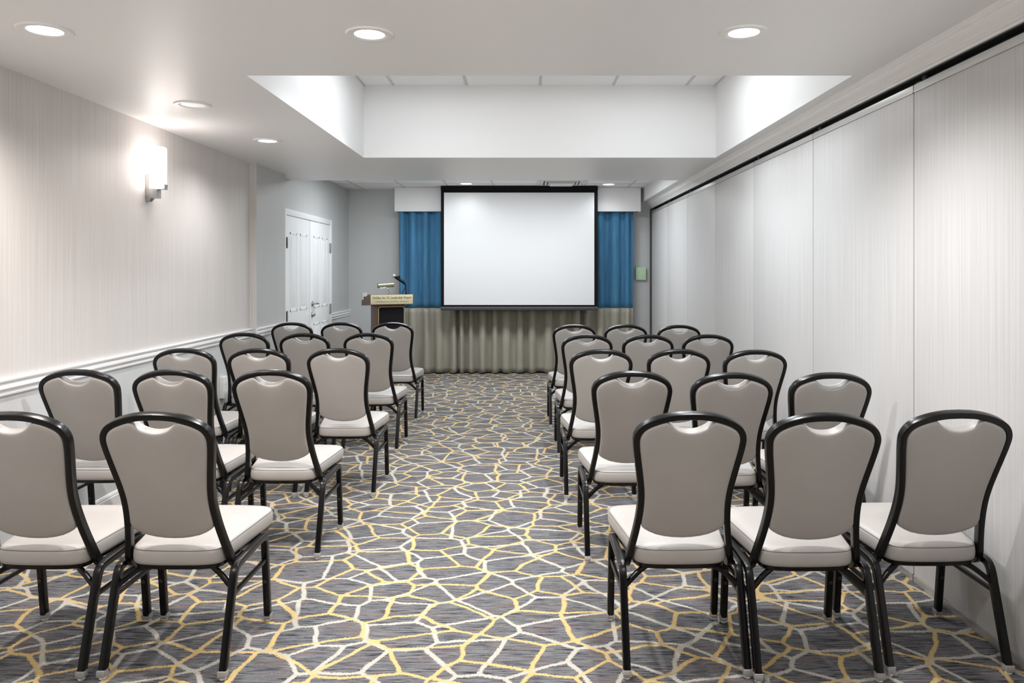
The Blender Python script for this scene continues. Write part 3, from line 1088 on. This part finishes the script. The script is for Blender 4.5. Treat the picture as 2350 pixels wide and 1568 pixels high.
        for lg, yy, x in ((leg, 0.001, x), (leg2, 0.450, xf)):
            bm = bmesh.new()
            box(bm, (x - 0.0152, yy - 0.0152, 0.010), (x + 0.0152, yy + 0.0152, 0.033), 0, 0.004)
            lathe(bm, [(0.0, 0.0), (0.010, 0.0), (0.013, 0.004), (0.012, 0.011), (0.0, 0.011)], (x, yy, 0), 'z', 14, 1)
            finish('glide', bm, [M['clear'], M['white_plastic']], lg)['label'] = 'clear foot cap with white glide'
        x = s * 0.2135
        bm = bmesh.new()
        cyl(bm, (x, 0.431 - 0.0165, 0.175), (x, 0.431, 0.175), 0.0075, 0.009, seg=12)
        finish('bolt', bm, M['bolt'], leg2)
        tube('side_brace', [(x, 0.078, 0.262), (x, 0.424, 0.264)], rrect(0.016, 0.016, 0.004, 2), M['black_frame'], t, (1, 0, 0))
        tube('corner_brace', catmull([(x - s * 0.006, 0.088, 0.292), (s * 0.165, 0.105, 0.328), (s * 0.135, 0.118, 0.346), (s * 0.10, 0.15, 0.352)], 4), rrect(0.018, 0.016, 0.004, 2), M['black_frame'], t, (0, 0, 1))
    return t


def dup(root, loc, rz, label, group):
    r = root.copy(); COL.objects.link(r)
    r.location = loc; r.rotation_euler = (0, 0, rz)
    r['label'] = label; r['group'] = group
    for ch in list(root.children):
        c = ch.copy(); COL.objects.link(c); c.parent = r
        for g in ch.children:
            d = g.copy(); COL.objects.link(d); d.parent = c
    return r


chair0 = make_chair()
rows = ['the back row nearest the camera', 'the second row from the camera', 'the middle row', 'the fourth row from the camera', 'the front row nearest the screen']
# x positions of each row, y of its rear feet: left block from the wall to the aisle, right block from the aisle to the partition
LEFT = [
    [(-1.785, 2.660), (-1.288, 2.660)],
    [(-2.222, 3.782), (-1.759, 3.782), (-1.263, 3.774)],
    [(-2.163, 4.806), (-1.692, 4.806), (-1.192, 4.806)],
    [(-2.233, 6.009), (-1.744, 5.967), (-1.247, 5.988)],
    [(-2.231, 7.218), (-1.760, 7.218), (-1.273, 7.218)],
]
RIGHT = [
    [(0.575, 2.668), (1.031, 2.644), (1.515, 2.693)],
    [(0.523, 3.734), (0.994, 3.671), (1.468, 3.671)],
    [(0.473, 4.753), (0.958, 4.753), (1.423, 4.715)],
    [(0.474, 5.846), (0.939, 5.826), (1.403, 5.846)],
    [(0.445, 6.928), (0.915, 6.928), (1.388, 6.872)],
]
first = True
for blk, side in ((LEFT, 'left'), (RIGHT, 'right')):
    for ri, row in enumerate(blk):
        for ci, (x, y) in enumerate(row):
            if side == 'left':
                k = len(row) - 1 - ci
                place = ['aisle chair', 'middle chair', 'wall side chair'][k]
                if ri == 0 and k == 1:
                    place = 'chair cut by the photo edge'
                lab = 'greige %s of %s, left block' % (place, rows[ri])
            else:
                place = ['aisle chair', 'middle chair', 'partition side chair'][ci]
                lab = 'greige %s of %s, right block' % (place, rows[ri])
            rz = random.Random(ri * 10 + ci + (100 if side == 'left' else 0)).uniform(-0.006, 0.006) + (-0.014 if side == 'left' else 0.014)
            x += 0.008 if side == 'left' else -0.005
            g = 'banquet chairs in the %s block' % side
            if first:
                chair0.location = (x, y, 0); chair0.rotation_euler = (0, 0, rz)
                chair0['label'] = lab; chair0['group'] = g
                first = False
            else:
                dup(chair0, (x, y, 0), rz, lab, g)
